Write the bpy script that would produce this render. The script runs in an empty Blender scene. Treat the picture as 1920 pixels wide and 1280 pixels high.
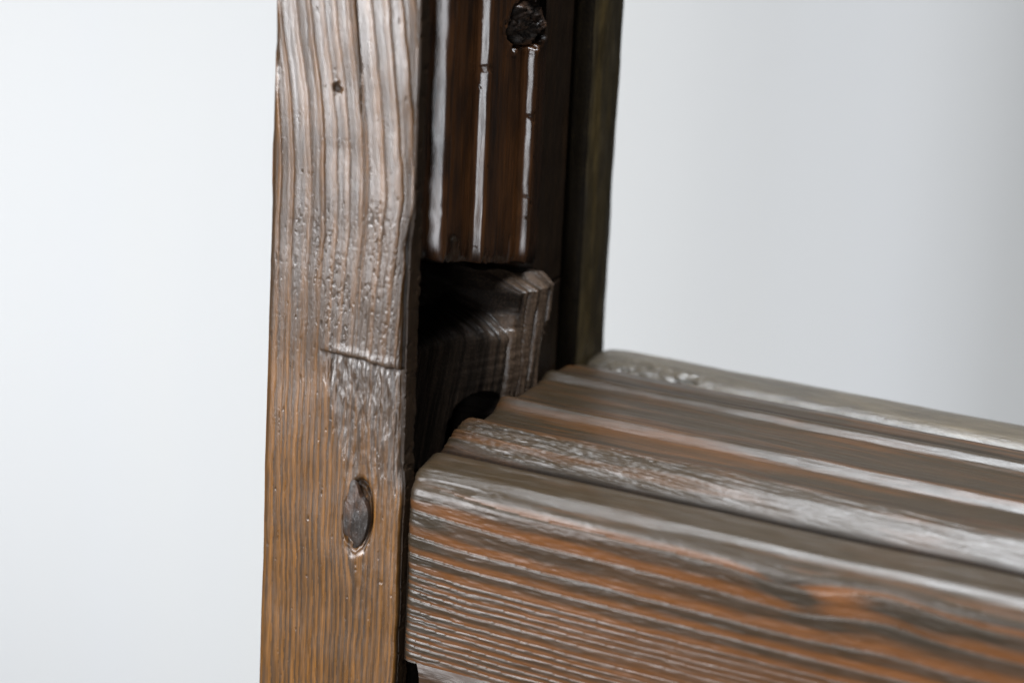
import bpy, math, random
import numpy as np
from mathutils import Matrix, Vector

# ------------------------------------------------------------------ camera, world, lamps, exposure
S = bpy.context.scene
COL = S.collection
MM = 0.001

cam_d = bpy.data.cameras.new("camera")
cam = bpy.data.objects.new("camera", cam_d)
COL.objects.link(cam)
S.camera = cam
CAM_POS = np.array([340.5761, -638.551, 268.7058])
YAW, PITCH, ROLL, FPX = 0.4476, 0.303, 0.0472, 4768.2
f = np.array([-math.sin(YAW) * math.cos(PITCH), math.cos(YAW) * math.cos(PITCH), -math.sin(PITCH)])
r = np.cross(f, [0, 0, 1]); r /= np.linalg.norm(r); u = np.cross(r, f)
cr, sr = math.cos(ROLL), math.sin(ROLL)
rr, uu = cr * r + sr * u, -sr * r + cr * u
m = Matrix.Identity(4)
for i in range(3):
    m[i][0], m[i][1], m[i][2], m[i][3] = rr[i], uu[i], -f[i], CAM_POS[i] * MM
cam.matrix_world = m
cam_d.sensor_width = 36
cam_d.lens = FPX / 1920 * 36
cam_d.clip_start = 0.02
cam_d.clip_end = 50
cam_d.dof.use_dof = True
cam_d.dof.focus_distance = 0.795
cam_d.dof.aperture_fstop = 6.0
cam_d.dof.aperture_blades = 9

W = bpy.data.worlds.new("World")
S.world = W
W.use_nodes = True
W.node_tree.nodes["Background"].inputs[0].default_value = (0.55, 0.62, 0.70, 1)
W.node_tree.nodes["Background"].inputs[1].default_value = 0.07

def lamp(name, loc, target, size, size_y, power, color, spread=180):
    d = bpy.data.lights.new(name, 'AREA')
    d.shape = 'RECTANGLE'; d.size = size; d.size_y = size_y
    d.energy = power; d.color = color; d.spread = math.radians(spread)
    o = bpy.data.objects.new(name, d); COL.objects.link(o)
    o.location = loc
    o.rotation_euler = (Vector(target) - Vector(loc)).to_track_quat('-Z', 'Y').to_euler()
    return o
lamp("window_light", (-0.74, -1.28, 0.19), (0.0, 0.0, 0.05), 0.5, 0.80, 41, (0.96, 0.97, 1.0))
lamp("side_window_light", (0.36, -1.26, 0.0), (0.0, 0.0, 0.08), 0.24, 0.95, 8.5, (0.92, 0.95, 1.0))
lamp("ceiling_light", (-0.05, -0.32, 1.30), (-0.05, -0.32, 0.0), 1.0, 1.35, 21, (0.90, 0.945, 1.0), 60)
lamp("backdrop_fill", (-1.75, -0.55, -0.35), (-1.0, 1.1, -0.35), 0.8, 0.8, 6.7, (1.0, 0.99, 0.975), 80)  # unseen lamp, added to brighten the left of the backdrop

S.cycles.use_denoising = True
S.view_settings.view_transform = 'Standard'
S.view_settings.look = 'None'
S.view_settings.exposure = 0.0
S.view_settings.gamma = 1.0

# ------------------------------------------------------------------ noise
def _hash(ix, iy, seed):
    h = (ix.astype(np.int64) * 374761393 + iy.astype(np.int64) * 668265263 + seed * 974634777) & 0x7fffffff
    h = ((h ^ (h >> 13)) * 1274126177) & 0x7fffffff
    h = ((h ^ (h >> 11)) * 668265263) & 0x7fffffff
    return ((h ^ (h >> 16)) & 0xffff) / 65535.0
def vnoise(x, y, seed=0):
    x, y = np.broadcast_arrays(np.asarray(x, float), np.asarray(y, float))
    ix, iy = np.floor(x), np.floor(y)
    fx, fy = x - ix, y - iy
    fx = fx * fx * fx * (fx * (fx * 6 - 15) + 10); fy = fy * fy * fy * (fy * (fy * 6 - 15) + 10)
    a, b = _hash(ix, iy, seed), _hash(ix + 1, iy, seed)
    c, d = _hash(ix, iy + 1, seed), _hash(ix + 1, iy + 1, seed)
    return (a + (b - a) * fx) * (1 - fy) + (c + (d - c) * fx) * fy
def fbm(x, y, seed=0, octv=4, gain=0.5):
    s, amp, tot = 0, 1.0, 0
    for k in range(octv):
        s = s + amp * (vnoise(x * 2 ** k + 17.3 * k, y * 2 ** k - 9.1 * k, seed + k) - 0.5) * 2
        tot += amp; amp *= gain
    return s / tot
def sstep(a, b, x):
    t = np.clip((x - a) / (b - a), 0, 1)
    return t * t * (3 - 2 * t)
def gauss(x, s):
    return np.exp(-(x / s) ** 2)

# ------------------------------------------------------------------ mesh helpers
def axis(*segs):
    """(start, stop, step) runs joined into one increasing list"""
    out = []
    for a, b, st in segs:
        n = max(1, int(round(abs(b - a) / st)))
        out.append(np.linspace(a, b, n, endpoint=False))
    out.append([segs[-1][1]])
    return np.concatenate(out)
def grids_to_object(name, grids, mat, parent=None, flip=False):
    """grids: list of (P[nu,nv,3] in mm, attrs, wrap_u). Joined into one mesh object."""
    V, Q, A = [], [], {}
    keys = set(k for g in grids for k in g[1])
    base = 0
    for P, at, wrap in grids:
        nu, nv, _ = P.shape
        V.append(P.reshape(-1, 3) * MM)
        iu = np.arange(nu if wrap else nu - 1)
        iv = np.arange(nv - 1)
        a = (iu[:, None] * nv + iv[None, :])
        b = (((iu + 1) % nu)[:, None] * nv + iv[None, :])
        q = np.stack([a, b, b + 1, a + 1], -1).reshape(-1, 4)
        if flip: q = q[:, ::-1]
        Q.append(q + base); base += nu * nv
        for k in keys:
            A.setdefault(k, []).append(np.broadcast_to(at.get(k, 0.0), (nu, nv)).reshape(-1))
    V = np.concatenate(V); Q = np.concatenate(Q)
    me = bpy.data.meshes.new(name)
    me.vertices.add(len(V)); me.vertices.foreach_set("co", V.astype(np.float32).ravel())
    me.loops.add(Q.size); me.loops.foreach_set("vertex_index", Q.astype(np.int32).ravel())
    me.polygons.add(len(Q))
    me.polygons.foreach_set("loop_start", np.arange(0, Q.size, 4, dtype=np.int32))
    me.polygons.foreach_set("loop_total", np.full(len(Q), 4, dtype=np.int32))
    me.polygons.foreach_set("use_smooth", np.ones(len(Q), dtype=bool))
    for k, v in A.items():
        at = me.attributes.new(k, 'FLOAT', 'POINT')
        at.data.foreach_set("value", np.concatenate(v).astype(np.float32))
    me.update(calc_edges=True); me.validate()
    me.materials.append(mat)
    o = bpy.data.objects.new(name, me); COL.objects.link(o)
    if parent: o.parent = parent
    return o
def cap_grid(ring, axis_i, shrink_steps=4):
    """closing cap of a ring [n,3]: ring pulled to its centroid"""
    c = ring.mean(0)
    return np.stack([ring + (c - ring) * t for t in np.linspace(0, 1, shrink_steps)], 1)

# ------------------------------------------------------------------ materials
def wood(name, early, late, dirt_shade, along, rough=(0.30, 0.5), streak=900, bump=0.35, coat=0.15, tint=0.35, spec=0.5, mottle=0.9):
    M = bpy.data.materials.new(name); M.use_nodes = True
    nt = M.node_tree; N = nt.nodes; L = nt.links
    P = N["Principled BSDF"]
    tc = N.new("ShaderNodeTexCoord")
    def mapped(sx, sy):                      # sx across the grain, sy along it (1/m)
        mp = N.new("ShaderNodeMapping")
        sc = [sx, sx, sx]; sc[along] = sy
        mp.inputs['Scale'].default_value = sc
        L.new(tc.outputs['Object'], mp.inputs[0]); return mp.outputs[0]
    def noise(vec, detail=4, rough_=0.55, dist=0.0):
        n = N.new("ShaderNodeTexNoise"); n.inputs['Scale'].default_value = 1
        n.inputs['Detail'].default_value = detail; n.inputs['Roughness'].default_value = rough_
        n.inputs['Distortion'].default_value = dist
        L.new(vec, n.inputs['Vector']); return n.outputs['Fac']
    def attr(k):
        a = N.new("ShaderNodeAttribute"); a.attribute_name = k; return a.outputs['Fac']
    def mathn(op, a, b, clamp=False):
        n = N.new("ShaderNodeMath"); n.operation = op; n.use_clamp = clamp
        for i, v in enumerate((a, b)):
            if isinstance(v, (int, float)): n.inputs[i].default_value = v
            else: L.new(v, n.inputs[i])
        return n.outputs[0]
    def mixc(fac, a, b, mode='MIX'):
        n = N.new("ShaderNodeMix"); n.data_type = 'RGBA'; n.blend_type = mode
        if isinstance(fac, (int, float)): n.inputs[0].default_value = fac
        else: L.new(fac, n.inputs[0])
        for i, v in ((6, a), (7, b)):
            if isinstance(v, tuple): n.inputs[i].default_value = (*v, 1)
            else: L.new(v, n.inputs[i])
        return n.outputs[2]
    def ramp(fac, a, b, lo=0.0, hi=1.0):
        n = N.new("ShaderNodeMapRange"); n.interpolation_type = 'SMOOTHSTEP'
        for i, v in ((1, a), (2, b), (3, lo), (4, hi)): n.inputs[i].default_value = v
        L.new(fac, n.inputs[0]); return n.outputs[0]
    st1 = noise(mapped(streak, streak * 0.035), 5, 0.6, 0.3)
    st2 = noise(mapped(streak * 3.3, streak * 0.12), 3, 0.6)
    blot = noise(mapped(60, 22), 4, 0.6, 0.6)
    fine = noise(mapped(2600, 1700), 3, 0.65)
    t = mathn('ADD', attr('tone'), mathn('MULTIPLY', mathn('SUBTRACT', st1, 0.5), mottle), True)
    t = mathn('ADD', t, mathn('MULTIPLY', mathn('SUBTRACT', blot, 0.5), mottle), True)
    c = mixc(t, late, early)
    k = ramp(st2, 0.30, 0.75, 1 - tint, 1 + tint)
    kk = N.new("ShaderNodeCombineColor"); [L.new(k, kk.inputs[i]) for i in range(3)]
    c = mixc(1.0, c, kk.outputs[0], 'MULTIPLY')
    c = mixc(mathn('MULTIPLY', attr('dirt_shade'), ramp(fine, 0.25, 0.6, 0.55, 1.0), True), c, dirt_shade)
    L.new(c, P.inputs['Base Color'])
    ro = ramp(noise(mapped(420, 90), 4, 0.6), 0.3, 0.7, rough[0], rough[1])
    ro = mathn('ADD', ro, mathn('MULTIPLY', attr('dirt_shade'), 0.25), True)
    keep = mathn('SUBTRACT', 1.0, mathn('MULTIPLY', attr('dirt_shade'), 0.95), True)     # grime and painted shade are duller than varnish
    L.new(mathn('MULTIPLY', keep, spec), P.inputs['Specular IOR Level'])
    L.new(mathn('MULTIPLY', keep, coat), P.inputs['Coat Weight'])
    L.new(ro, P.inputs['Roughness'])
    P.inputs['Coat Roughness'].default_value = 0.27
    h = mathn('ADD', mathn('MULTIPLY', st1, 0.55), mathn('MULTIPLY', st2, 0.30))
    h = mathn('ADD', h, mathn('MULTIPLY', fine, 0.22))
    h = mathn('ADD', h, mathn('MULTIPLY', noise(mapped(1100, 420), 4, 0.6), 0.5))
    b = N.new("ShaderNodeBump"); b.inputs['Strength'].default_value = bump
    b.inputs['Distance'].default_value = 0.0006
    L.new(h, b.inputs['Height']); L.new(b.outputs[0], P.inputs['Normal'])
    L.new(b.outputs[0], P.inputs['Coat Normal'])
    return M
DIRT_SHADE = (0.007, 0.0055, 0.0045)  # near-black for grime and for shade painted into recesses
M_STILE = wood("wood_stile", (0.138, 0.057, 0.009), (0.036, 0.018, 0.0065), DIRT_SHADE, 2, (0.27, 0.38), 800, 0.22, 0.5)
M_RAIL = wood("wood_rail", (0.132, 0.045, 0.008), (0.024, 0.0155, 0.0075), DIRT_SHADE, 0, (0.31, 0.44), 800, 0.20, 0.05, 0.16, 0.36, 0.35)
M_MOULD = wood("wood_moulding", (0.072, 0.028, 0.009), (0.011, 0.007, 0.005), DIRT_SHADE, 2, (0.14, 0.27), 420, 0.09, 0.15, 0.35, 0.5, 1.3)
M_TENON = wood("wood_tenon", (0.085, 0.055, 0.036), (0.024, 0.017, 0.012), DIRT_SHADE, 2, (0.15, 0.30), 700, 0.40, 0.25)
M_STOP = wood("wood_rear_stop", (0.085, 0.058, 0.019), (0.030, 0.024, 0.015), DIRT_SHADE, 2, (0.35, 0.55), 500, 0.3)
M_STOPX = wood("wood_rail_stop", (0.085, 0.066, 0.040), (0.045, 0.037, 0.027), DIRT_SHADE, 0, (0.28, 0.5), 700, 0.5)
M_KNOT = wood("wood_knot", (0.065, 0.032, 0.017), (0.020, 0.015, 0.012), DIRT_SHADE, 2, (0.24, 0.42), 500, 0.45)

# ------------------------------------------------------------------ setting: wall and floor
def simple(name, col, rough, col2=None, scale=(6, 6, 6), bump=0.0, spec=0.5):
    M = bpy.data.materials.new(name); M.use_nodes = True
    nt = M.node_tree; N = nt.nodes; L = nt.links; P = N["Principled BSDF"]
    P.inputs['Roughness'].default_value = rough
    P.inputs['Specular IOR Level'].default_value = spec
    tc = N.new("ShaderNodeTexCoord"); mp = N.new("ShaderNodeMapping"); mp.inputs['Scale'].default_value = scale
    L.new(tc.outputs['Object'], mp.inputs[0])
    n = N.new("ShaderNodeTexNoise"); n.inputs['Scale'].default_value = 1; n.inputs['Detail'].default_value = 5
    L.new(mp.outputs[0], n.inputs['Vector'])
    mx = N.new("ShaderNodeMix"); mx.data_type = 'RGBA'
    mx.inputs[6].default_value = (*col, 1); mx.inputs[7].default_value = (*(col2 or col), 1)
    L.new(n.outputs['Fac'], mx.inputs[0]); L.new(mx.outputs[2], P.inputs['Base Color'])
    if bump:
        b = N.new("ShaderNodeBump"); b.inputs['Strength'].default_value = bump; b.inputs['Distance'].default_value = 0.001
        L.new(n.outputs['Fac'], b.inputs['Height']); L.new(b.outputs[0], P.inputs['Normal'])
    return M
M_WALL = simple("backdrop_cloth", (0.525, 0.555, 0.605), 0.6, (0.575, 0.575, 0.54), (3.2, 3.2, 0.3), 0.0)
M_FLOOR = simple("floor_concrete", (0.16, 0.15, 0.14), 0.7, (0.22, 0.21, 0.20), (8, 8, 8), 0.2)
def slab(name, x0, x1, y0, y1, z0, z1, mat):
    v = [(x, y, z) for x in (x0, x1) for y in (y0, y1) for z in (z0, z1)]
    fs = [(0, 1, 3, 2), (4, 6, 7, 5), (0, 4, 5, 1), (2, 3, 7, 6), (0, 2, 6, 4), (1, 5, 7, 3)]
    me = bpy.data.meshes.new(name); me.from_pydata(v, [], fs); me.update(); me.materials.append(mat)
    o = bpy.data.objects.new(name, me); COL.objects.link(o); o['kind'] = 'structure'
    return o
def backdrop():
    xs = np.linspace(-2600, 30, 300)[:, None]; zs = np.linspace(-1050, 2200, 60)[None, :]
    y = 1100 + 8 * fbm(xs / 240, zs / 2600, 300, 2) + 1.5 * fbm(xs / 75, zs / 1500, 303, 2)
    y = y + 0.0016 * np.clip(xs + 205, 0, 400) ** 2          # the right end curves away
    P = np.stack([xs + 0 * y, y, zs + 0 * y], -1)
    Bk = P.copy(); Bk[..., 1] += 6
    o = grids_to_object("backdrop", [(P, {}, False), (Bk[::-1], {}, False)], M_WALL)
    o['kind'] = 'structure'
    o['label'] = 'pale plain backdrop out of focus behind the wooden frame'
backdrop()
M_ROOM = simple("room_wall_paint", (0.10, 0.10, 0.098), 0.7, (0.085, 0.086, 0.085), (2, 2, 2))
wall = slab("wall", -2.6, 3.6, 2.60, 2.70, -1.05, 2.4, M_ROOM)
wall['label'] = 'dim grey wall of the room beyond the pale backdrop'
floor = slab("floor", -2.6, 3.6, -1.8, 2.598, -1.15, -1.052, M_FLOOR)
floor['label'] = 'grey concrete floor under the wooden frame'

# ------------------------------------------------------------------ the frame: one thing
frame = bpy.data.objects.new("antique_doorframe", None); COL.objects.link(frame)
frame.location = (0, 0, 0)
frame['label'] = 'dark brown varnished old wooden frame with grooved moulding and open joint between post and rail'
frame['category'] = 'door frame'
frame['kind'] = 'thing'

def saw(uv, rings, groove=0.22):
    """band index and position 0..1 inside the band for explicit ring edges"""
    rings = np.asarray(rings, float)
    i = np.clip(np.searchsorted(rings, uv) - 1, 0, len(rings) - 2)
    t = (uv - rings[i]) / (rings[i + 1] - rings[i])
    return i, np.clip(t, 0, 1), (rings[i + 1] - rings[i])

# ---------------------------------------------------------------- stile (upright post)
KX, KZ = -16.3, -18.5                                   # knot on the post's front
def stile_h(x, z):
    """front face relief in mm (positive = towards the viewer), tone, dirt"""
    rx = (x + 50) / 50
    up = np.clip((z - 84) / 54, 0, 2)
    Sh = -7.2 * up ** 1.5 * (1.05 - 0.35 * rx)
    mid = np.clip((84 - z), 0, 52)
    Sh = Sh - 0.095 * mid * np.clip(rx, 0, 1) ** 1.1
    Sh = Sh + 1.3 * fbm(z / 38, x / 60, 3, 3) + 0.35 * fbm(z / 7, x / 9, 5, 2)
    kd = (x - KX); kg = gauss((z - KZ), 22)
    Sh = Sh + np.sign(kd) * 2.4 * gauss(kd, 9) * kg * np.minimum(1, np.abs(kd) / 2.0)
    uc = x - Sh
    ringsA = [-62, -57, -52.5, -49, -45.1, -40.3, -34.1, -29.4, -25.1, -21, -16.5, -15.0, -9.2, -3.8, 0.5, 4, 8, 13, 20]
    i, t, wd = saw(uc, ringsA)
    hi = sstep(28, 92, z)
    # upper: strong weathered terraces with a sharp shadow line at the right of each band
    hA = t ** 1.3 * 0.62 - 0.48 * gauss((1 - t) * wd, 0.24) - 0.25 * gauss(t * wd, 0.25)
    rnd = np.random.RandomState(4)
    amp = 0.65 + 0.7 * rnd.rand(len(ringsA))
    hA = 0.68 * hA * amp[i]
    # finer, straighter rings lower down
    ringsB = np.sort(np.concatenate([[-70, 20], -56 + np.cumsum(rnd.uniform(1.5, 3.1, 34))]))
    j, s, wb = saw(uc, ringsB)
    hB = 0.16 * (s ** 1.5) - 0.13 * gauss((1 - s) * wb, 0.3)
    h = hA * (0.10 + 0.90 * hi) + hB * (1 - 0.65 * hi)
    toneA = 0.02 + 0.50 * sstep(0.35, 0.9, t)
    ampb = rnd.rand(len(ringsB))
    toneB = 0.15 + 0.75 * sstep(0.15, 0.75, s) * (0.5 + 0.6 * ampb[j])
    hs_ = sstep(2, 62, z + 9 * fbm(x / 9, z / 30, 18, 3) + 16 * rx)
    tone = toneA * hs_ + toneB * (1 - hs_)
    # pitted band along the ring lines
    pz = sstep(88, 76, z) * sstep(18, 40, z)
    pit = sstep(0.18, 0.55, fbm(uc / 0.55, z / 1.6, 21, 3, 0.6)) * (0.35 + 0.65 * sstep(-0.15, 0.25, fbm(uc / 3.2, z / 14, 8, 2)))
    h = h - 0.18 * pit * pz * (0.35 + 0.65 * rx)
    dirt_shade = 0.55 * pit * pz
    tone = tone - 0.22 * pz * rx
    # scattered nicks elsewhere
    nick = sstep(0.63, 0.80, fbm(uc / 0.9, z / 3.8, 33, 3, 0.6)) * sstep(-48.5, -46, x)
    h = h - 0.20 * nick; dirt_shade = np.maximum(dirt_shade, 0.6 * nick)
    h = h - 1.9 * (np.clip(x + 9.5, 0, 10) / 9.5) ** 2.2 * sstep(-20, 15, z)
    # gentle hand-planed undulation
    h = h + 0.35 * fbm(x / 20, z / 26, 12, 2)
    # chiselled ledge: a shallow wedge-shaped cut that runs down to the knot
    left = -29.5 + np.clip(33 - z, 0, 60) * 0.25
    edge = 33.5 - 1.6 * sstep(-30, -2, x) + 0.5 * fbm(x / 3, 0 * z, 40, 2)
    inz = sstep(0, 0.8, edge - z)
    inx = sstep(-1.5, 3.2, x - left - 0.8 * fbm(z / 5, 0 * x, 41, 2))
    cut = inz * inx * np.exp(-np.clip(edge - z, 0, 99) / 32)
    h = h - 2.0 * cut * (1 + 0.25 * fbm(x / 1.6, z / 7, 44, 3))
    h = h + 0.15 * gauss((z - edge - 1.0), 1.4) * sstep(-30, -24, x)
    dirt_shade = np.maximum(dirt_shade, 0.85 * gauss(z - edge + 0.7, 0.8) * inx)  # shadow line under the ledge lip, painted in
    # torn fibres inside the cut and above the knot
    fz = sstep(38, 28, z) * sstep(-14, 0, z) * inx
    h = h - 0.08 * fz * sstep(0.0, 0.5, fbm(x / 0.9, z / 6, 47, 3))
    tone = tone - 0.32 * fz
    dirt_shade = np.maximum(dirt_shade, 0.5 * fz * sstep(0.25, 0.6, fbm(x / 0.8, z / 3.4, 50, 3)))
    # knot socket with a dark crack round it
    ang = np.arctan2((z - KZ) / 12.8, (x - KX) / 5.4)
    er = np.sqrt(((x - KX - 0.06 * (z - KZ)) / 5.2) ** 2 + ((z - KZ) / 12.2) ** 2) + 0.06 * fbm(ang * 2, 0 * ang, 55, 3)
    h = h - 1.2 * sstep(0.93, 0.75, er)
    crk = np.clip(gauss(ang + 0.1, 0.9) + gauss(ang - 1.2, 0.5) + 0.25 * gauss(ang + 2.0, 0.3), 0, 1)
    h = h - 1.9 * crk * gauss(er - 0.96, 0.10)
    dirt_shade = np.maximum(dirt_shade, 0.9 * sstep(1.10, 0.98, er) * (0.25 + 0.75 * crk))
    # grey streak under the knot
    sk = gauss(x - KX - 2.5 + 0.02 * (KZ - z), 3.6) * sstep(KZ - 10, KZ - 16, z) * sstep(-64, -40, z)
    h = h - 0.30 * sk * (0.5 + 0.5 * fbm(x / 1.5, z / 6, 60, 3)); tone = tone - 0.35 * sk
    # little knot high up
    k2 = np.sqrt(((x + 27.0) / 2.2) ** 2 + ((z - 114.5) / 2.4) ** 2)
    h = h - 0.7 * sstep(1.0, 0.3, k2 + 0.5 * fbm(x / 1.2, z / 1.2, 61, 2)); dirt_shade = np.maximum(dirt_shade, 0.8 * sstep(1.0, 0.4, k2))
    # split running down from the top
    sp = gauss(x - (-17.8 - 7.0 * np.clip((z - 100) / 45, 0, 1.5) ** 1.4 * 0.55), 0.22) * sstep(106, 112, z)
    h = h - 1.2 * sp; dirt_shade = np.maximum(dirt_shade, 0.9 * sp)
    return h, tone, dirt_shade

def edge_wear(z):
    """how far the post's front right arris is worn back (mm)"""
    e = 0.2 + 2.3 * sstep(84, 66, z) - 1.5 * sstep(6, -8, z)
    return e + 0.35 * fbm(z / 9, 0 * z, 70, 3) * (0.4 + sstep(76, 70, z)) + 0.30 * fbm(z / 40, 0 * z, 71, 2)

def build_stile():
    Zs = axis((-1050, -100, 26), (-100, 150, 0.27), (150, 430, 20))
    R1, R2 = 2.6, 1.5
    pts = []                                             # (x, y, nx, ny, front weight)
    for y in (124, 90, 60, 40, 25, 15, 10, 7, 5, 3.8): pts.append((-50, y, -1, 0, 0))
    for a in np.linspace(0, math.pi / 2, 9):
        pts.append((-50 + R1 - R1 * math.cos(a), R1 - R1 * math.sin(a), -math.cos(a), -math.sin(a), math.sin(a)))
    for x in np.linspace(-50 + R1, -R2, 215)[1:-1]: pts.append((x, 0, 0, -1, 1))
    for a in np.linspace(0, math.pi / 2, 8):
        pts.append((-R2 + R2 * math.sin(a), R2 - R2 * math.cos(a), math.sin(a), -math.cos(a), math.cos(a)))
    for y in np.linspace(R2, 6.0, 20)[1:]: pts.append((0, y, 1, 0, 0))
    for t in np.linspace(0, 1, 6)[1:]: pts.append((-46 * t, 6 + 1.5 * t, 0, 1, 0))
    for y in np.linspace(7.5, 97, 30)[1:]: pts.append((-46, y, 1, 0, 0))
    for t in np.linspace(0, 1, 6)[1:]: pts.append((-46 + 40.5 * t, 97 + 0.8 * t, 0, -1, 0))
    for y in np.linspace(97.8, 117.2, 44)[1:]: pts.append((-5.5, y, 1, 0, 0))
    for a in np.linspace(0, math.pi / 2, 5)[1:]: pts.append((-6.5 + math.cos(a), 117.2 + math.sin(a), math.cos(a), math.sin(a), 0))
    for t in np.linspace(0, 1, 5)[1:]: pts.append((-6.5 - 17 * t, 118.2 + 0.3 * t, 0, 1, 0))
    for y in np.linspace(119, 130, 4): pts.append((-24, y, 1, 0, 0))
    B = np.array(pts)
    bx, by, nx, ny, fw = [B[:, k][:, None] for k in range(5)]
    Z = Zs[None, :]
    h, tone, dirt_shade = stile_h(bx + 0 * Z, Z + 0 * bx)
    h = h * fw
    inner = (1 - fw)
    side = np.where((bx == 0) & (by < 6.2), 1.0, 0.0)
    flat = np.where((np.abs(bx + 5.5) < 0.01), 1.0, 0.0)
    hs = 0.25 * fbm(by / 2.2, Z / 14, 80, 3) * (side + flat) + 0.25 * flat * fbm(by / 30, Z / 12, 81, 2)
    hs = hs - side * 0.4 * sstep(0.2, 0.6, fbm(by / 1.5, Z / 2.5, 83, 3)) + side * gauss(by - 6, 1.2) * 0.55 * fbm(Z / 4.5, 0 * Z, 84, 5, 0.6) 
    hs = hs - flat * 1.2 * gauss(Z - 32.3, 0.4) * sstep(106, 109, by)
    left = np.where(bx <= -49.9, 1.0, 0.0)
    hs = hs + left * 0.15 * fbm(by / 3, Z / 22, 85, 3)
    X = bx + nx * (h + hs)
    Y = by + ny * (h + hs)
    e = edge_wear(Zs)[None, :]
    w = np.where(fw > 0, np.clip((bx + 6.5) / 6.5, 0, 1) ** 2, 0)
    X = X - e * np.where(fw > 0, w, np.where(side > 0, np.clip(1 - by / 6.5, 0, 1) ** 1.3, 0))
    Y = Y + np.where(fw > 0, 0.45 * e * w ** 2, 0)
    # outer arris: leans and wavers a little
    wl = np.clip(1 - (bx + 50) / 9, 0, 1) * np.where(by < 126, 1, 0)
    X = X + wl * (0.011 * (Z - 30) - 0.0 + 0.30 * fbm(Z / 30, 0 * Z, 90, 3)) * np.where(Z > -110, 1, 0)
    P = np.stack([X, Y, Z + 0 * X], -1)
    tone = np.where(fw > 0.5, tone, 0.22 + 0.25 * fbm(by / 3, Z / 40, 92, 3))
    # the reveal and its flat strip are toned dark, their shade painted into the colour
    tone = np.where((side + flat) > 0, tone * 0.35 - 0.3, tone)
    dirt_shade = np.where(fw > 0.5, dirt_shade, np.where(left > 0, 0.1, 0.72))  # reveal, pocket and groove walls darkened: shade put into the colour
    g = [(P, dict(tone=tone, dirt_shade=dirt_shade), True)]
    for k in (0, -1):
        c = cap_grid(P[:, k, :], 2)
        g.append((c if k else c[::-1], dict(tone=0.2, dirt_shade=0.3), True))
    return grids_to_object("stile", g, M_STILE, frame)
stile = build_stile()

# ---------------------------------------------------------------- knot in the post
def dome(name, cx, cz, ax, az, y_face, bulge, mat, parent, seed, ny=44, na=72, lump=0.16):
    rr_ = np.linspace(0, 1, ny)[:, None]; aa = np.linspace(0, 2 * math.pi, na, endpoint=False)[None, :]
    wob = 1 + 0.07 * fbm(np.cos(aa) * 1.7 + 5, np.sin(aa) * 1.7 + 5, seed, 3)
    wob = wob * (1 - 0.22 * gauss(aa - 1.0, 0.35) - 0.28 * gauss(aa - 4.2, 0.30))
    x = cx + ax * rr_ * np.cos(aa) * wob * (1 - 0.25 * np.clip(np.sin(aa), 0, 1) ** 2 * rr_) ; z = cz + az * rr_ * np.sin(aa) * wob
    x = x + 0.06 * (z - cz) - 0.03 * np.clip(z - cz, 0, 20) ** 1.5
    h = bulge * (1 - rr_ ** 2.2) + lump * fbm(x / 2.0, z / 4.0, seed + 3, 4)
    h = h - 1.3 * gauss(x - cx + 1.6, 1.3) * gauss(z - cz + 9.2, 1.0)
    y = y_face - h + 2.2 * sstep(0.86, 1.0, rr_) * (0.04 + 0.96 * np.clip(np.cos(aa + 0.1) + 0.15, 0, 1))
    P = np.stack([x, y, z], -1)
    tone = 0.2 + 0.9 * fbm(x / 3.2, z / 7, seed + 6, 3)
    dirt_shade = 0.3 * sstep(0.8, 1.0, rr_) + 0.5 * sstep(0.2, 0.6, fbm(x / 1.5, z / 3.2, seed + 9, 3)) + 1.2 * gauss(x - cx + 1.6, 1.3) * gauss(z - cz + 9.2, 1.0)
    return grids_to_object(name, [(P.transpose(1, 0, 2), dict(tone=tone.T, dirt_shade=dirt_shade.T), True)], mat, parent, flip=True)
knot = dome("knot", KX - 0.3, KZ + 0.2, 4.9, 11.6, 0.22, 0.42, M_KNOT, stile, 100)

# ---------------------------------------------------------------- stile moulding (upright, cut off above the joint)
def cut_z(y):
    return 65.5 - 0.245 * y
PROF_S = np.array([   # y, x : fluted face, three arrises with front-facing flanks
    (6.6, -24), (6.6, -8.0), (9.5, -7.4), (15.0, -7.2), (18.2, -7.0), (19.0, -6.6), (21.1, -1.4), (22.0, -0.5), (23.4, -0.4), (26, -1.8), (28.5, -3.6), (32, -5.2), (37, -6.2), (43, -6.4),
    (49.6, -6.3), (50.4, -5.9), (51.5, -2.7), (52.4, -2.2), (53.8, -2.7), (56, -4.4), (60, -6.0), (66, -6.6), (74, -6.8),
    (83.2, -6.4), (84.2, -5.9), (85.3, -3.1), (86.0, -2.8), (88.0, -3.4), (91.0, -4.6), (94, -5.3), (98.5, -5.4), (98.5, -24)])
def resample(pts, step, passes=5):
    pts = np.asarray(pts, float)
    # smooth the corners a little, then resample evenly
    d = np.concatenate([[0], np.cumsum(np.linalg.norm(np.diff(pts, axis=0), axis=1))])
    n = int(d[-1] / step)
    q = np.stack([np.interp(np.linspace(0, d[-1], n), d, pts[:, k]) for k in range(2)], 1)
    for _ in range(passes):
        q[1:-1] = 0.25 * q[:-2] + 0.5 * q[1:-1] + 0.25 * q[2:]
    return q
def normals2(q):
    t = np.gradient(q, axis=0); t /= np.linalg.norm(t, axis=1)[:, None] + 1e-9
    return np.stack([t[:, 1], -t[:, 0]], 1)
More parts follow.
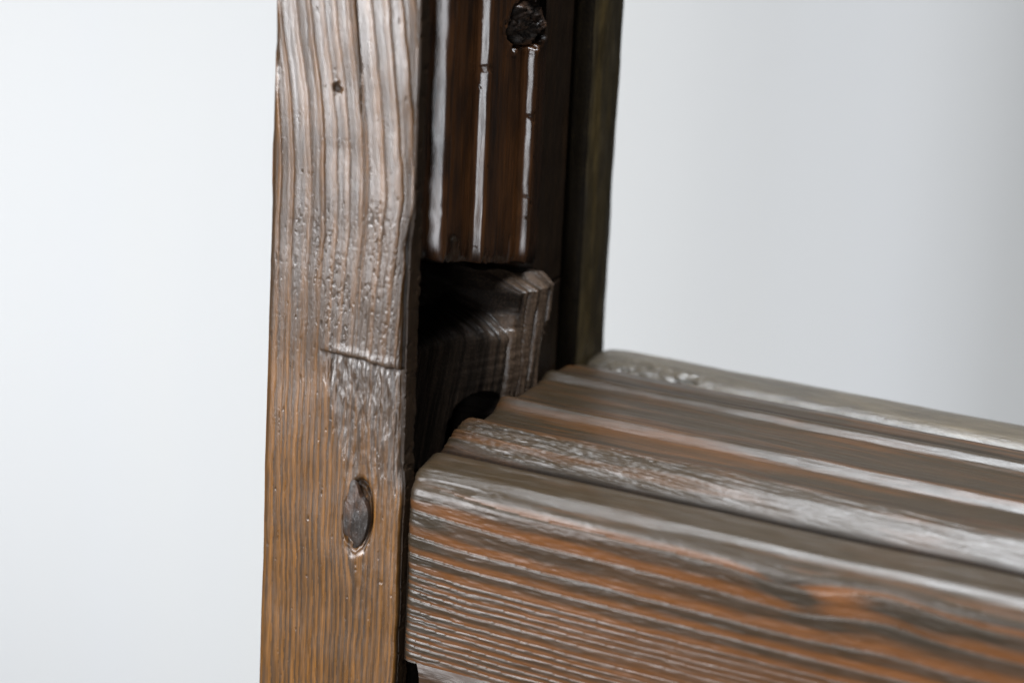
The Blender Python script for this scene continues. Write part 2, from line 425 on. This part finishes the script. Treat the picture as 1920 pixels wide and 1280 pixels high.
def build_moulding():
    q = resample(PROF_S, 0.30, 6)
    n = -normals2(q)                                     # (ny, nx) pointing to +x side
    if n[len(q) // 2, 1] < 0: n = -n
    zz = axis((0, 12, 0.3), (12, 95, 0.32), (95, 390, 18))
    y0 = q[:, 0][:, None]; x0 = q[:, 1][:, None]
    jag = 0.9 * fbm(q[:, 0] / 5, 0 * q[:, 0], 110, 3)[:, None]
    Z = cut_z(y0) + jag * np.exp(-zz / 4)[None, :] + zz[None, :]
    face = np.where((y0 > 6.7) & (y0 < 98.4), 1.0, 0.0)
    # arrises nicked and worn, faces softly uneven
    wear = 0.22 * fbm(y0 / 9, Z / 34, 112, 3) + 0.16 * fbm(y0 / 2.6, Z / 22, 113, 3)
    arr = 0.15 * gauss(y0 - 23, 3) + gauss(y0 - 52.4, 2.2) + gauss(y0 - 86.6, 2.5)
    nick = sstep(0.44, 0.66, fbm(y0 / 3.0 + Z / 9, Z / 5.0, 116, 3)) * arr
    hh = face * (wear - 0.40 * nick)
    # rounded and chipped lower end
    hh = hh - face * 1.3 * np.exp(-zz / 1.8)[None, :] * (1 + 0.7 * fbm(y0 / 4, 0 * Z, 118, 3))
    # chip out of the second hollow near the end, crack between hollow and third arris
    hh = hh - face * 0.8 * gauss(y0 - 40 + (Z - 55) * 0.25, 3.2) * sstep(cut_z(y0) + 9, cut_z(y0) + 6, Z)
    hh = hh - face * 1.6 * gauss(y0 - 79.5, 0.5) * sstep(10, 7, zz)[None, :]
    # broken knot on the third arris
    er = np.sqrt(((y0 - 87.0) / 17) ** 2 + ((Z - 124) / 9.2) ** 2) + 0.22 * fbm(y0 / 4, Z / 3.5, 120, 3)
    hole = sstep(1.0, 0.80, er)
    hh = hh - face * hole * 5.0 + face * 0.15 * gauss(er - 1.1, 0.12)
    X = x0 + n[:, 1][:, None] * hh; Y = y0 + n[:, 0][:, None] * hh
    P = np.stack([X, Y, Z + 0 * X], -1)
    tone = 0.55 + 1.0 * fbm(y0 / 12, Z / 26, 122, 4) + 0.25 * fbm(y0 / 1.6, Z / 26, 124, 3)
    tone = tone - 0.5 * sstep(90, 97, y0)
    dirt_shade = np.clip(0.75 * hole + 0.7 * nick * 0.4 + 0.55 * sstep(17, 12, y0) + 0.55 * np.exp(-zz / 3)[None, :] + 0.45 * sstep(88, 93, y0), 0, 1)  # front hollow and rear flat also darkened, painted shade
    g = [(P, dict(tone=tone, dirt_shade=dirt_shade), False)]
    ring = P[:, 0, :]
    back = ring.copy(); back[:, 0] = -24; back[:, 1] = np.clip(back[:, 1], 6.6, 98.5)
    end = np.stack([ring + (back - ring) * t for t in np.linspace(0, 1, 10)], 1)
    g.append((end[::-1], dict(tone=0.1, dirt_shade=0.6), False))
    return grids_to_object("stile_moulding", g, M_MOULD, frame, flip=True)
moulding = build_moulding()

# rough broken knot in the socket on the moulding's third arris
def build_broken_knot():
    na, nr = 80, 40
    rr_ = np.linspace(0, 1, nr)[None, :]; aa = np.linspace(0, 2 * math.pi, na, endpoint=False)[:, None]
    wob = 1 + 0.2 * fbm(np.cos(aa) * 1.5 + 3, np.sin(aa) * 1.5 + 3, 130, 3)
    y = 87.0 + 15.8 * rr_ * np.cos(aa) * wob; z = 124.0 + 8.6 * rr_ * np.sin(aa) * wob
    x = -8.6 + 4.0 * (1 - rr_ ** 2) + 3.4 * fbm(y / 5.0, z / 3.2, 132, 4, 0.6) - 1.5 * sstep(0.8, 1.0, rr_)
    P = np.stack([x, y, z], -1)
    tone = 0.35 + 1.2 * fbm(y / 5, z / 3, 134, 3)
    dirt_shade = sstep(-0.1, 0.4, fbm(y / 4, z / 3, 136, 3)) * 0.8
    return grids_to_object("broken_knot", [(P, dict(tone=tone, dirt_shade=dirt_shade), True)], M_KNOT, moulding)
build_broken_knot()

# ---------------------------------------------------------------- tenon stub in the open mortise
def build_tenon():
    Ys = np.linspace(12, 98.4, 250)[:, None]
    t = np.linspace(0, 1, 190)[None, :]
    top = 55 - 0.16 * Ys + 0.8 * fbm(Ys / 4, 0 * Ys, 140, 3)
    bot = -14 + 0 * Ys
    Z = bot + (top - bot) * t
    # sloping front: deep at the left, standing proud at a torn right edge that leans back as it goes down
    edge = 98.6 - 0.30 * np.clip(44 - Z, 0, 60) + 0.6 * fbm(Z / 1.5, 0 * Z, 149, 3) + 0.35 * fbm(Z / 8, 0 * Z, 150, 2)
    Yr = Ys + (97.6 - edge) * sstep(30, 85, Ys)
    X = np.interp(Yr, [12, 20, 32, 45, 56, 66, 76, 86, 94, 97.6, 120], [-18, -17, -16.5, -15, -11.5, -7.0, -3.0, 0.6, 2.6, 2.2, 2.2])
    shoulder = np.clip((Z - 36.5) / 9, 0, 1.6)
    X = X - (13 * shoulder ** 1.1 + 0.50 * (97 - Ys) * np.clip(shoulder * 2, 0, 1)) * sstep(60, 74, Ys)
    # deep cavity under the cut end of the moulding
    cav = sstep(79, 74, Ys + 0.6 * fbm(Z / 3, 0 * Z, 151, 3)) * sstep(25, 42, Z + 0.10 * (Ys - 40) - 2.5 * fbm(Ys / 7, Z / 9, 142, 3)) * sstep(11, 20, Ys)
    X = X - 22 * cav
    # small dark hole low down
    h2 = np.sqrt(((Ys - 60 - 0.25 * Z) / 8.0) ** 2 + (np.clip(Z - 2.0, 0, 99) / 4.6) ** 2) + 0.15 * fbm(Ys / 5, Z / 4, 144, 2)
    X = X - 28 * sstep(1.05, 0.5, h2)
    # split, torn fibres
    lean = Ys - 0.22 * (Z - 20)
    fib = fbm(lean / 1.3, Z / 45, 146, 4, 0.6)
    X = X + (0.75 * fib + 0.5 * fbm(lean / 5.0, Z / 22, 147, 2)) * (0.35 + 1.0 * sstep(62, 84, Ys)) * (1 - 0.8 * np.clip(shoulder * 3, 0, 1))
    for c, wdt, dp, z0, z1 in ((90.0, 0.8, 3.0, 34, 4), (84.0, 0.5, 1.4, 30, -5), (79.0, 0.5, 1.3, 36, -5), (73.5, 0.6, 1.2, 28, -5), (34.5, 0.5, 2.2, 27, 14), (24, 0.6, 1.2, 50, 10)):
        X = X - dp * gauss(lean - c - 0.5 * fbm(Z / 8, 0 * Z, int(c), 2), wdt) * sstep(z0 + 3, z0 - 3, Z) * sstep(z1 - 3, z1 + 3, Z)
    X = X + 0.14 * fbm(lean / 0.8, Z / 26, 148, 3)
    X = np.where(Ys > edge, -5.8 + 0 * X, X)
    Yj = Ys + 0 * Z
    P = np.stack([X, Yj, Z], -1)
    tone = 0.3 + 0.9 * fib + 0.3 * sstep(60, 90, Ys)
    dirt_shade = np.clip(0.9 * sstep(78, 58, Ys) + 0.8 * (Ys > edge) + 1.3 * cav + 1.2 * sstep(1.15, 0.95, h2) + 1.0 * sstep(83, 78, Ys) * sstep(26, 34, Z) + 0.2 * sstep(0.1, 0.5, -fib), 0, 1)  # cavity, low hole and left side blackened: shade as colour
    g = [(P, dict(tone=tone, dirt_shade=dirt_shade), False)]
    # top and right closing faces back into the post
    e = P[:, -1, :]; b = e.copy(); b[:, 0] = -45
    g.append((np.stack([e + (b - e) * k for k in np.linspace(0, 1, 6)], 1), dict(tone=0.2, dirt_shade=0.6), False))
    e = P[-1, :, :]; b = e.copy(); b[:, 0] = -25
    g.append((np.stack([e + (b - e) * k for k in np.linspace(0, 1, 6)], 0), dict(tone=0.2, dirt_shade=0.6), False))
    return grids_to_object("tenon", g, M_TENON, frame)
build_tenon()

# ---------------------------------------------------------------- rear stop of the post
def build_rear_stop():
    q = resample([(131, -26), (129.5, -14), (124.6, -4.0), (124.4, -2.2), (125.4, -0.9), (128, -0.5), (134, 0.0), (141, 0.1), (145, -0.1), (147.3, -0.9), (148.6, -2.6), (149, -6), (149, -50), (131.5, -50)], 0.5)
    n = -normals2(q)
    if n[np.argmax(q[:, 1]), 1] < 0: n = -n
    zz = axis((0, 150, 0.55), (150, 440, 20))
    y0 = q[:, 0][:, None]; x0 = q[:, 1][:, None]
    z0 = 2.0 + 0.25 * (y0 - 124)
    Z = z0 + zz[None, :] - 12
    face = np.where((x0 > -8), 1.0, 0.0)
    hh = face * (0.55 * fbm(y0 / 5, Z / 24, 160, 3) + 0.16 * fbm(y0 / 1.6, Z / 7, 161, 3))
    wav = 0.5 * fbm(Z / 26, 0 * Z, 163, 3) * sstep(136, 148, y0) - 0.75 * sstep(20, -2, Z) * sstep(138, 148, y0)
    P = np.stack([x0 + n[:, 1][:, None] * hh, y0 + n[:, 0][:, None] * hh + wav, Z], -1)
    tone = 0.35 + 0.9 * gauss(y0 - 131 + 1.6 * fbm(Z / 30, 0 * Z, 165, 2), 3.0) * (0.5 + 0.5 * fbm(y0 / 2, Z / 20, 166, 3)) + 0.4 * fbm(y0 / 3, Z / 25, 167, 3)
    dirt_shade = np.clip(0.18 + 1.4 * np.where(x0 < -1.2, 1.0, 0.0) * sstep(133, 131, y0) + 0.5 * fbm(y0 / 4, Z / 14, 168, 3), 0, 1)  # wall in the groove blackened with painted shade; the rest is patchy grime
    return grids_to_object("rear_stop", [(P, dict(tone=tone, dirt_shade=dirt_shade), False)], M_STOP, frame, flip=True)
build_rear_stop()

# ---------------------------------------------------------------- rail (horizontal) with its moulded top
def rail_front(x, v):
    """relief on the rail's front, v = mm below the top arris"""
    Sh = -2.0 * np.exp(-x / 22) + 0.012 * x + 0.6 * fbm(x / 55, v / 40, 200, 3) + 0.30 * fbm(x / 12, v / 10, 203, 3)
    Sh = Sh + 2.2 * gauss(x - 127, 17) * gauss(v - 9, 13) - 2.0 * gauss(x - 152, 20) * gauss(v - 12, 12)
    Sh = Sh + 1.0 * gauss(x - 178, 22) * gauss(v - 10, 14)
    vc = v - Sh
    rings = [-9, -3.5, 1.2, 5.6, 13.6, 21.8, 27.6, 32.8, 35.0, 37.6, 39.6, 42.2, 45.8, 48.4, 50.6, 53.4, 55.6, 57.6, 60.2, 63, 66, 72]
    i, t, wd = saw(vc, rings)
    fade = 1 - 0.65 * sstep(32, 37, v) * sstep(35, 95, x + 10 * fbm(x / 20, v / 3, 217, 2))
    rnd = np.random.RandomState(9); amp = 0.45 + 0.75 * rnd.rand(len(rings))
    lip = 1.0 - sstep(0.0, 1.0, t) ** 0.9
    rise = sstep(0, 0.65, t * wd)
    sc = np.clip(wd / 7.0, 0.2, 1.0) * (1 - 0.62 * sstep(26, 40, v)) * (0.72 + 0.6 * fbm(x / 42, v / 5, 215, 3))
    sc = sc * fade * sstep(2.0, 6.5, v)
    h = 0.72 * amp[i] * sc * lip * rise - 0.22 * gauss((1 - t) * wd, 0.35)
    tone = 0.10 + 0.66 * sstep(0.42, 0.78, t + 0.16 * fbm(x / 26, v / 3, 207, 3))
    tone = 0.42 + (tone - 0.42) * fade
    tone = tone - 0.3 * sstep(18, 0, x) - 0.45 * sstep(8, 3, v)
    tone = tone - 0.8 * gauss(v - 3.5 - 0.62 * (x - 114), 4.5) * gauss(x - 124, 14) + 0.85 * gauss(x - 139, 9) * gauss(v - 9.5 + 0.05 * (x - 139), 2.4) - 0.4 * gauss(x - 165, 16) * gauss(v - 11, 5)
    # fine checks near the sawn end
    ck = sstep(0.25, 0.6, fbm(x / 9, vc / 0.7, 209, 3, 0.6)) * (0.10 + 0.45 * sstep(25, 2, x))
    h = h - 0.28 * ck + 0.10 * fbm(x / 5, vc / 1.2, 211, 3)
    h = h + 0.3 * fbm(x / 34, v / 22, 213, 2)
    dirt_shade = 0.5 * ck * sstep(30, 0, x)
    return h, tone, dirt_shade
PROF_R = [(0.0, -62.0), (0.0, -9.0), (0.25, -7.0), (1.0, -4.4), (2.2, -2.2), (3.6, -0.7), (5.4, 0.35), (8, 0.7), (12, 1.3), (14.2, 1.9), (15.6, 2.3), (16.6, 1.3), (17.8, 0.9), (18.6, 1.5), (20.2, 2.9), (23.5, 5.0),
          (27, 7.2), (30.5, 8.5), (33.4, 8.7), (35.2, 8.1), (36.6, 5.9), (40, 4.9), (47, 4.6), (53, 4.6), (56.2, 5.0), (59.2, 7.3), (61.0, 7.7), (62.4, 7.2), (63.6, 5.2), (66.5, 4.6), (72, 4.4),
          (80, 4.7), (87, 4.8), (90.2, 5.1), (93.2, 7.2), (95, 7.4), (96.2, 6.9), (97.4, 5.5), (101, 5.1), (109, 5.2), (116, 3.5), (119.5, 0.5), (120.5, -4), (120.5, -30), (120.5, -62)]
def build_rail():
    qf = resample(PROF_R[:3], 0.24)
    qt = resample(PROF_R[2:-3], 0.36)
    qb = np.array(PROF_R[-3:], float)
    q = np.concatenate([qf[:-1], qt, qb[1:]])
    for _ in range(3):
        q[1:-1] = np.where((q[1:-1, :1] < 119), 0.25 * q[:-2] + 0.5 * q[1:-1] + 0.25 * q[2:], q[1:-1])
    n = normals2(q)
    k = np.argmax(q[:, 1])
    if n[k, 1] < 0: n = -n
    xs = axis((0, 6, 0.2), (6, 205, 0.34), (205, 900, 35))
    y0 = q[:, 0][:, None]; z0 = q[:, 1][:, None]
    X0 = xs[None, :]
    end = 1.9 + 0.5 * fbm(y0 / 6, z0 / 9, 220, 3) + 1.4 * sstep(14, 30, y0) - 1.2 * sstep(36, 60, y0) + 0.5 * sstep(100, 116, y0)
    Xw = X0 + end * np.clip(1 - X0 / 205, 0, 1)
    front = sstep(2.4, 0.2, y0) * np.where(z0 < 0.2, 1, 0)
    hf, tf, df = rail_front(Xw, -z0 + 0 * Xw)
    top = np.where(z0 > -6, 1 - front, 0.0)
    # moulded top: long wear along the grain
    g1 = fbm(Xw / 60, y0 / 4.0, 222, 3); g2 = fbm(Xw / 16, y0 / 1.1, 224, 3)
    ht = 0.32 * g1 + 0.10 * g2 + 0.35 * fbm(Xw / 45, y0 / 25, 226, 2)
    # first flank is cracked and splintered, mostly towards the joint
    fl = sstep(18.0, 21, y0) * sstep(35, 31, y0)
    spl = sstep(-0.05, 0.35, fbm(Xw / 22 + y0 * 0.02, (y0 - 0.045 * Xw) / 1.25, 228, 4, 0.6))
    fibr = fbm(Xw / 26, (y0 + 0.075 * Xw) / 1.0, 229, 4, 0.62)
    ht = ht + fl * (0.95 * fibr * (0.25 + 0.85 * sstep(130, 20, Xw)) - 0.25 * spl * sstep(110, 50, Xw))
    spf = fl * 0.22 * sstep(120, 40, Xw) * fbm(Xw / 8.0, (y0 + 0.06 * Xw) / 0.7, 230, 3)
    ht = ht + spf
    ea = gauss(y0 - 2.6, 2.6)
    ht = ht - ea * 0.45 * sstep(0.1, 0.5, fbm(Xw / 14, y0 / 0.8, 232, 4)) * sstep(110, 30, Xw)
    ht = ht + 0.55 * fbm(Xw / 50, 0 * y0, 234, 3) * gauss(y0 - 33, 5) + 0.3 * fbm(Xw / 40, 0 * y0, 236, 3) * gauss(y0 - 61, 4)
    h = hf * front + ht * top
    # worn, rounded sawn end
    dend = X0 * 1.0
    h = h - (front + top) * 1.0 * np.exp(-dend / 1.1)
    Xe = Xw
    Pz = z0 + n[:, 1][:, None] * h
    P = np.stack([Xe + 0 * Pz, y0 + n[:, 0][:, None] * h, Pz], -1)
    cove = sstep(2.2, 4.5, y0) * sstep(19, 16, y0)
    tt = 0.02 + 0.36 * g1 + 0.18 * fbm(Xw / 30, y0 / 2.0, 238, 3)
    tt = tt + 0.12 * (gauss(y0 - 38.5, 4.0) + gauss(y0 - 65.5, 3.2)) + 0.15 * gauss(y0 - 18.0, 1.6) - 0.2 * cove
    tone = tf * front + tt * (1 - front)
    dirt_shade = df * front + (1 - front) * np.clip(0.35 * fl * spl * sstep(80, 10, Xw) + 1.1 * gauss(y0 - 18.0, 1.9) + 0.95 * gauss(y0 - 39.0, 4.6) + 0.9 * gauss(y0 - 66.0, 3.8) + 0.85 * gauss(y0 - 99.5, 3.2) + 0.5 * sstep(115, 119, y0), 0, 1)
    dirt_shade = np.maximum(dirt_shade, 0.7 * np.exp(-dend / 0.8))
    g = [(P, dict(tone=tone, dirt_shade=dirt_shade), False)]
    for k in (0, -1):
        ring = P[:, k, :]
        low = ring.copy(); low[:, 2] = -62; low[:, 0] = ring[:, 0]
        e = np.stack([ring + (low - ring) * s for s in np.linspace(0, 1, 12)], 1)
        g.append((e[::-1] if k == 0 else e, dict(tone=0.1, dirt_shade=0.75), False))
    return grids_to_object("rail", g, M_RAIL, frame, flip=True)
build_rail()

# ---------------------------------------------------------------- rear stop on the rail
def build_rail_stop():
    q = resample([(123.6, -40), (123.6, -4.5), (125.4, -1.6), (128.2, 0.9), (131, 1.8), (135, 2.1), (141, 2.1), (146, 1.4), (148.6, 0.2), (149.6, -2), (150, -8), (150, -60)], 0.45)
    n = normals2(q)
    if n[np.argmax(q[:, 1]), 1] < 0: n = -n
    xs = axis((0, 120, 0.5), (120, 900, 30))
    y0 = q[:, 0][:, None]; z0 = q[:, 1][:, None]; X0 = xs[None, :]
    Xw = X0 + (1.0 - 0.06 * (y0 - 136)) * np.exp(-X0 / 30)
    tp = np.where(z0 > -8, 1.0, 0.0)
    scab = sstep(3, 10, Xw) * sstep(62, 34, Xw) * gauss(y0 - 130, 5.5)
    hh = tp * (0.25 * fbm(Xw / 25, y0 / 5, 240, 3) + 0.10 * fbm(Xw / 6, y0 / 2, 242, 3))
    hh = hh + tp * scab * (0.9 * fbm(Xw / 4.5, y0 / 2.2, 244, 4, 0.6))
    hh = hh - tp * 1.6 * np.exp(-X0 / 3.0)
    P = np.stack([Xw + 0 * hh, y0 + n[:, 0][:, None] * hh, z0 + n[:, 1][:, None] * hh], -1)
    tone = 0.4 + 0.5 * fbm(Xw / 20, y0 / 3, 246, 3) + 0 * hh
    dirt_shade = np.clip(0.6 * scab * sstep(0, 0.4, -fbm(Xw / 4.5, y0 / 2.2, 244, 4, 0.6)) + 0.5 * np.exp(-X0 / 4), 0, 1)
    g = [(P, dict(tone=tone, dirt_shade=dirt_shade), False)]
    for k in (0, -1):
        ring = P[:, k, :]; low = ring.copy(); low[:, 2] = -60
        e = np.stack([ring + (low - ring) * s for s in np.linspace(0, 1, 5)], 1)
        g.append((e[::-1] if k == 0 else e, dict(tone=0.1, dirt_shade=0.6), False))
    return grids_to_object("rail_rear_stop", g, M_STOPX, frame, flip=True)
build_rail_stop()

# ---------------------------------------------------------------- mitred moulding under the rail
def build_lower():
    q = resample([(0.9, -200), (0.9, -71.5), (1.5, -70), (3.2, -68.6), (4.4, -66.5), (6.0, -63.0), (30, -62.3)], 0.5)
    xs = axis((0, 60, 0.5), (60, 900, 40))
    y0 = q[:, 0][:, None]; z0 = q[:, 1][:, None]; X0 = xs[None, :]
    Xw = X0 + 7.6 - 0.55 * np.clip(z0 + 71.5, 0, 9)
    hh = 0.35 * fbm(Xw / 14, z0 / 2.0, 250, 4)
    P = np.stack([Xw + 0 * hh, y0 - hh, z0 + 0 * hh], -1)
    g = [(P, dict(tone=0.2 + 0.4 * hh, dirt_shade=0.15), False)]
    ring = P[:, 0, :]; b = ring.copy(); b[:, 1] = 30
    g.append((np.stack([ring + (b - ring) * s for s in np.linspace(0, 1, 5)], 1)[::-1], dict(tone=0.0, dirt_shade=0.6), False))
    return grids_to_object("lower_panel", g, M_RAIL, frame, flip=True)
build_lower()
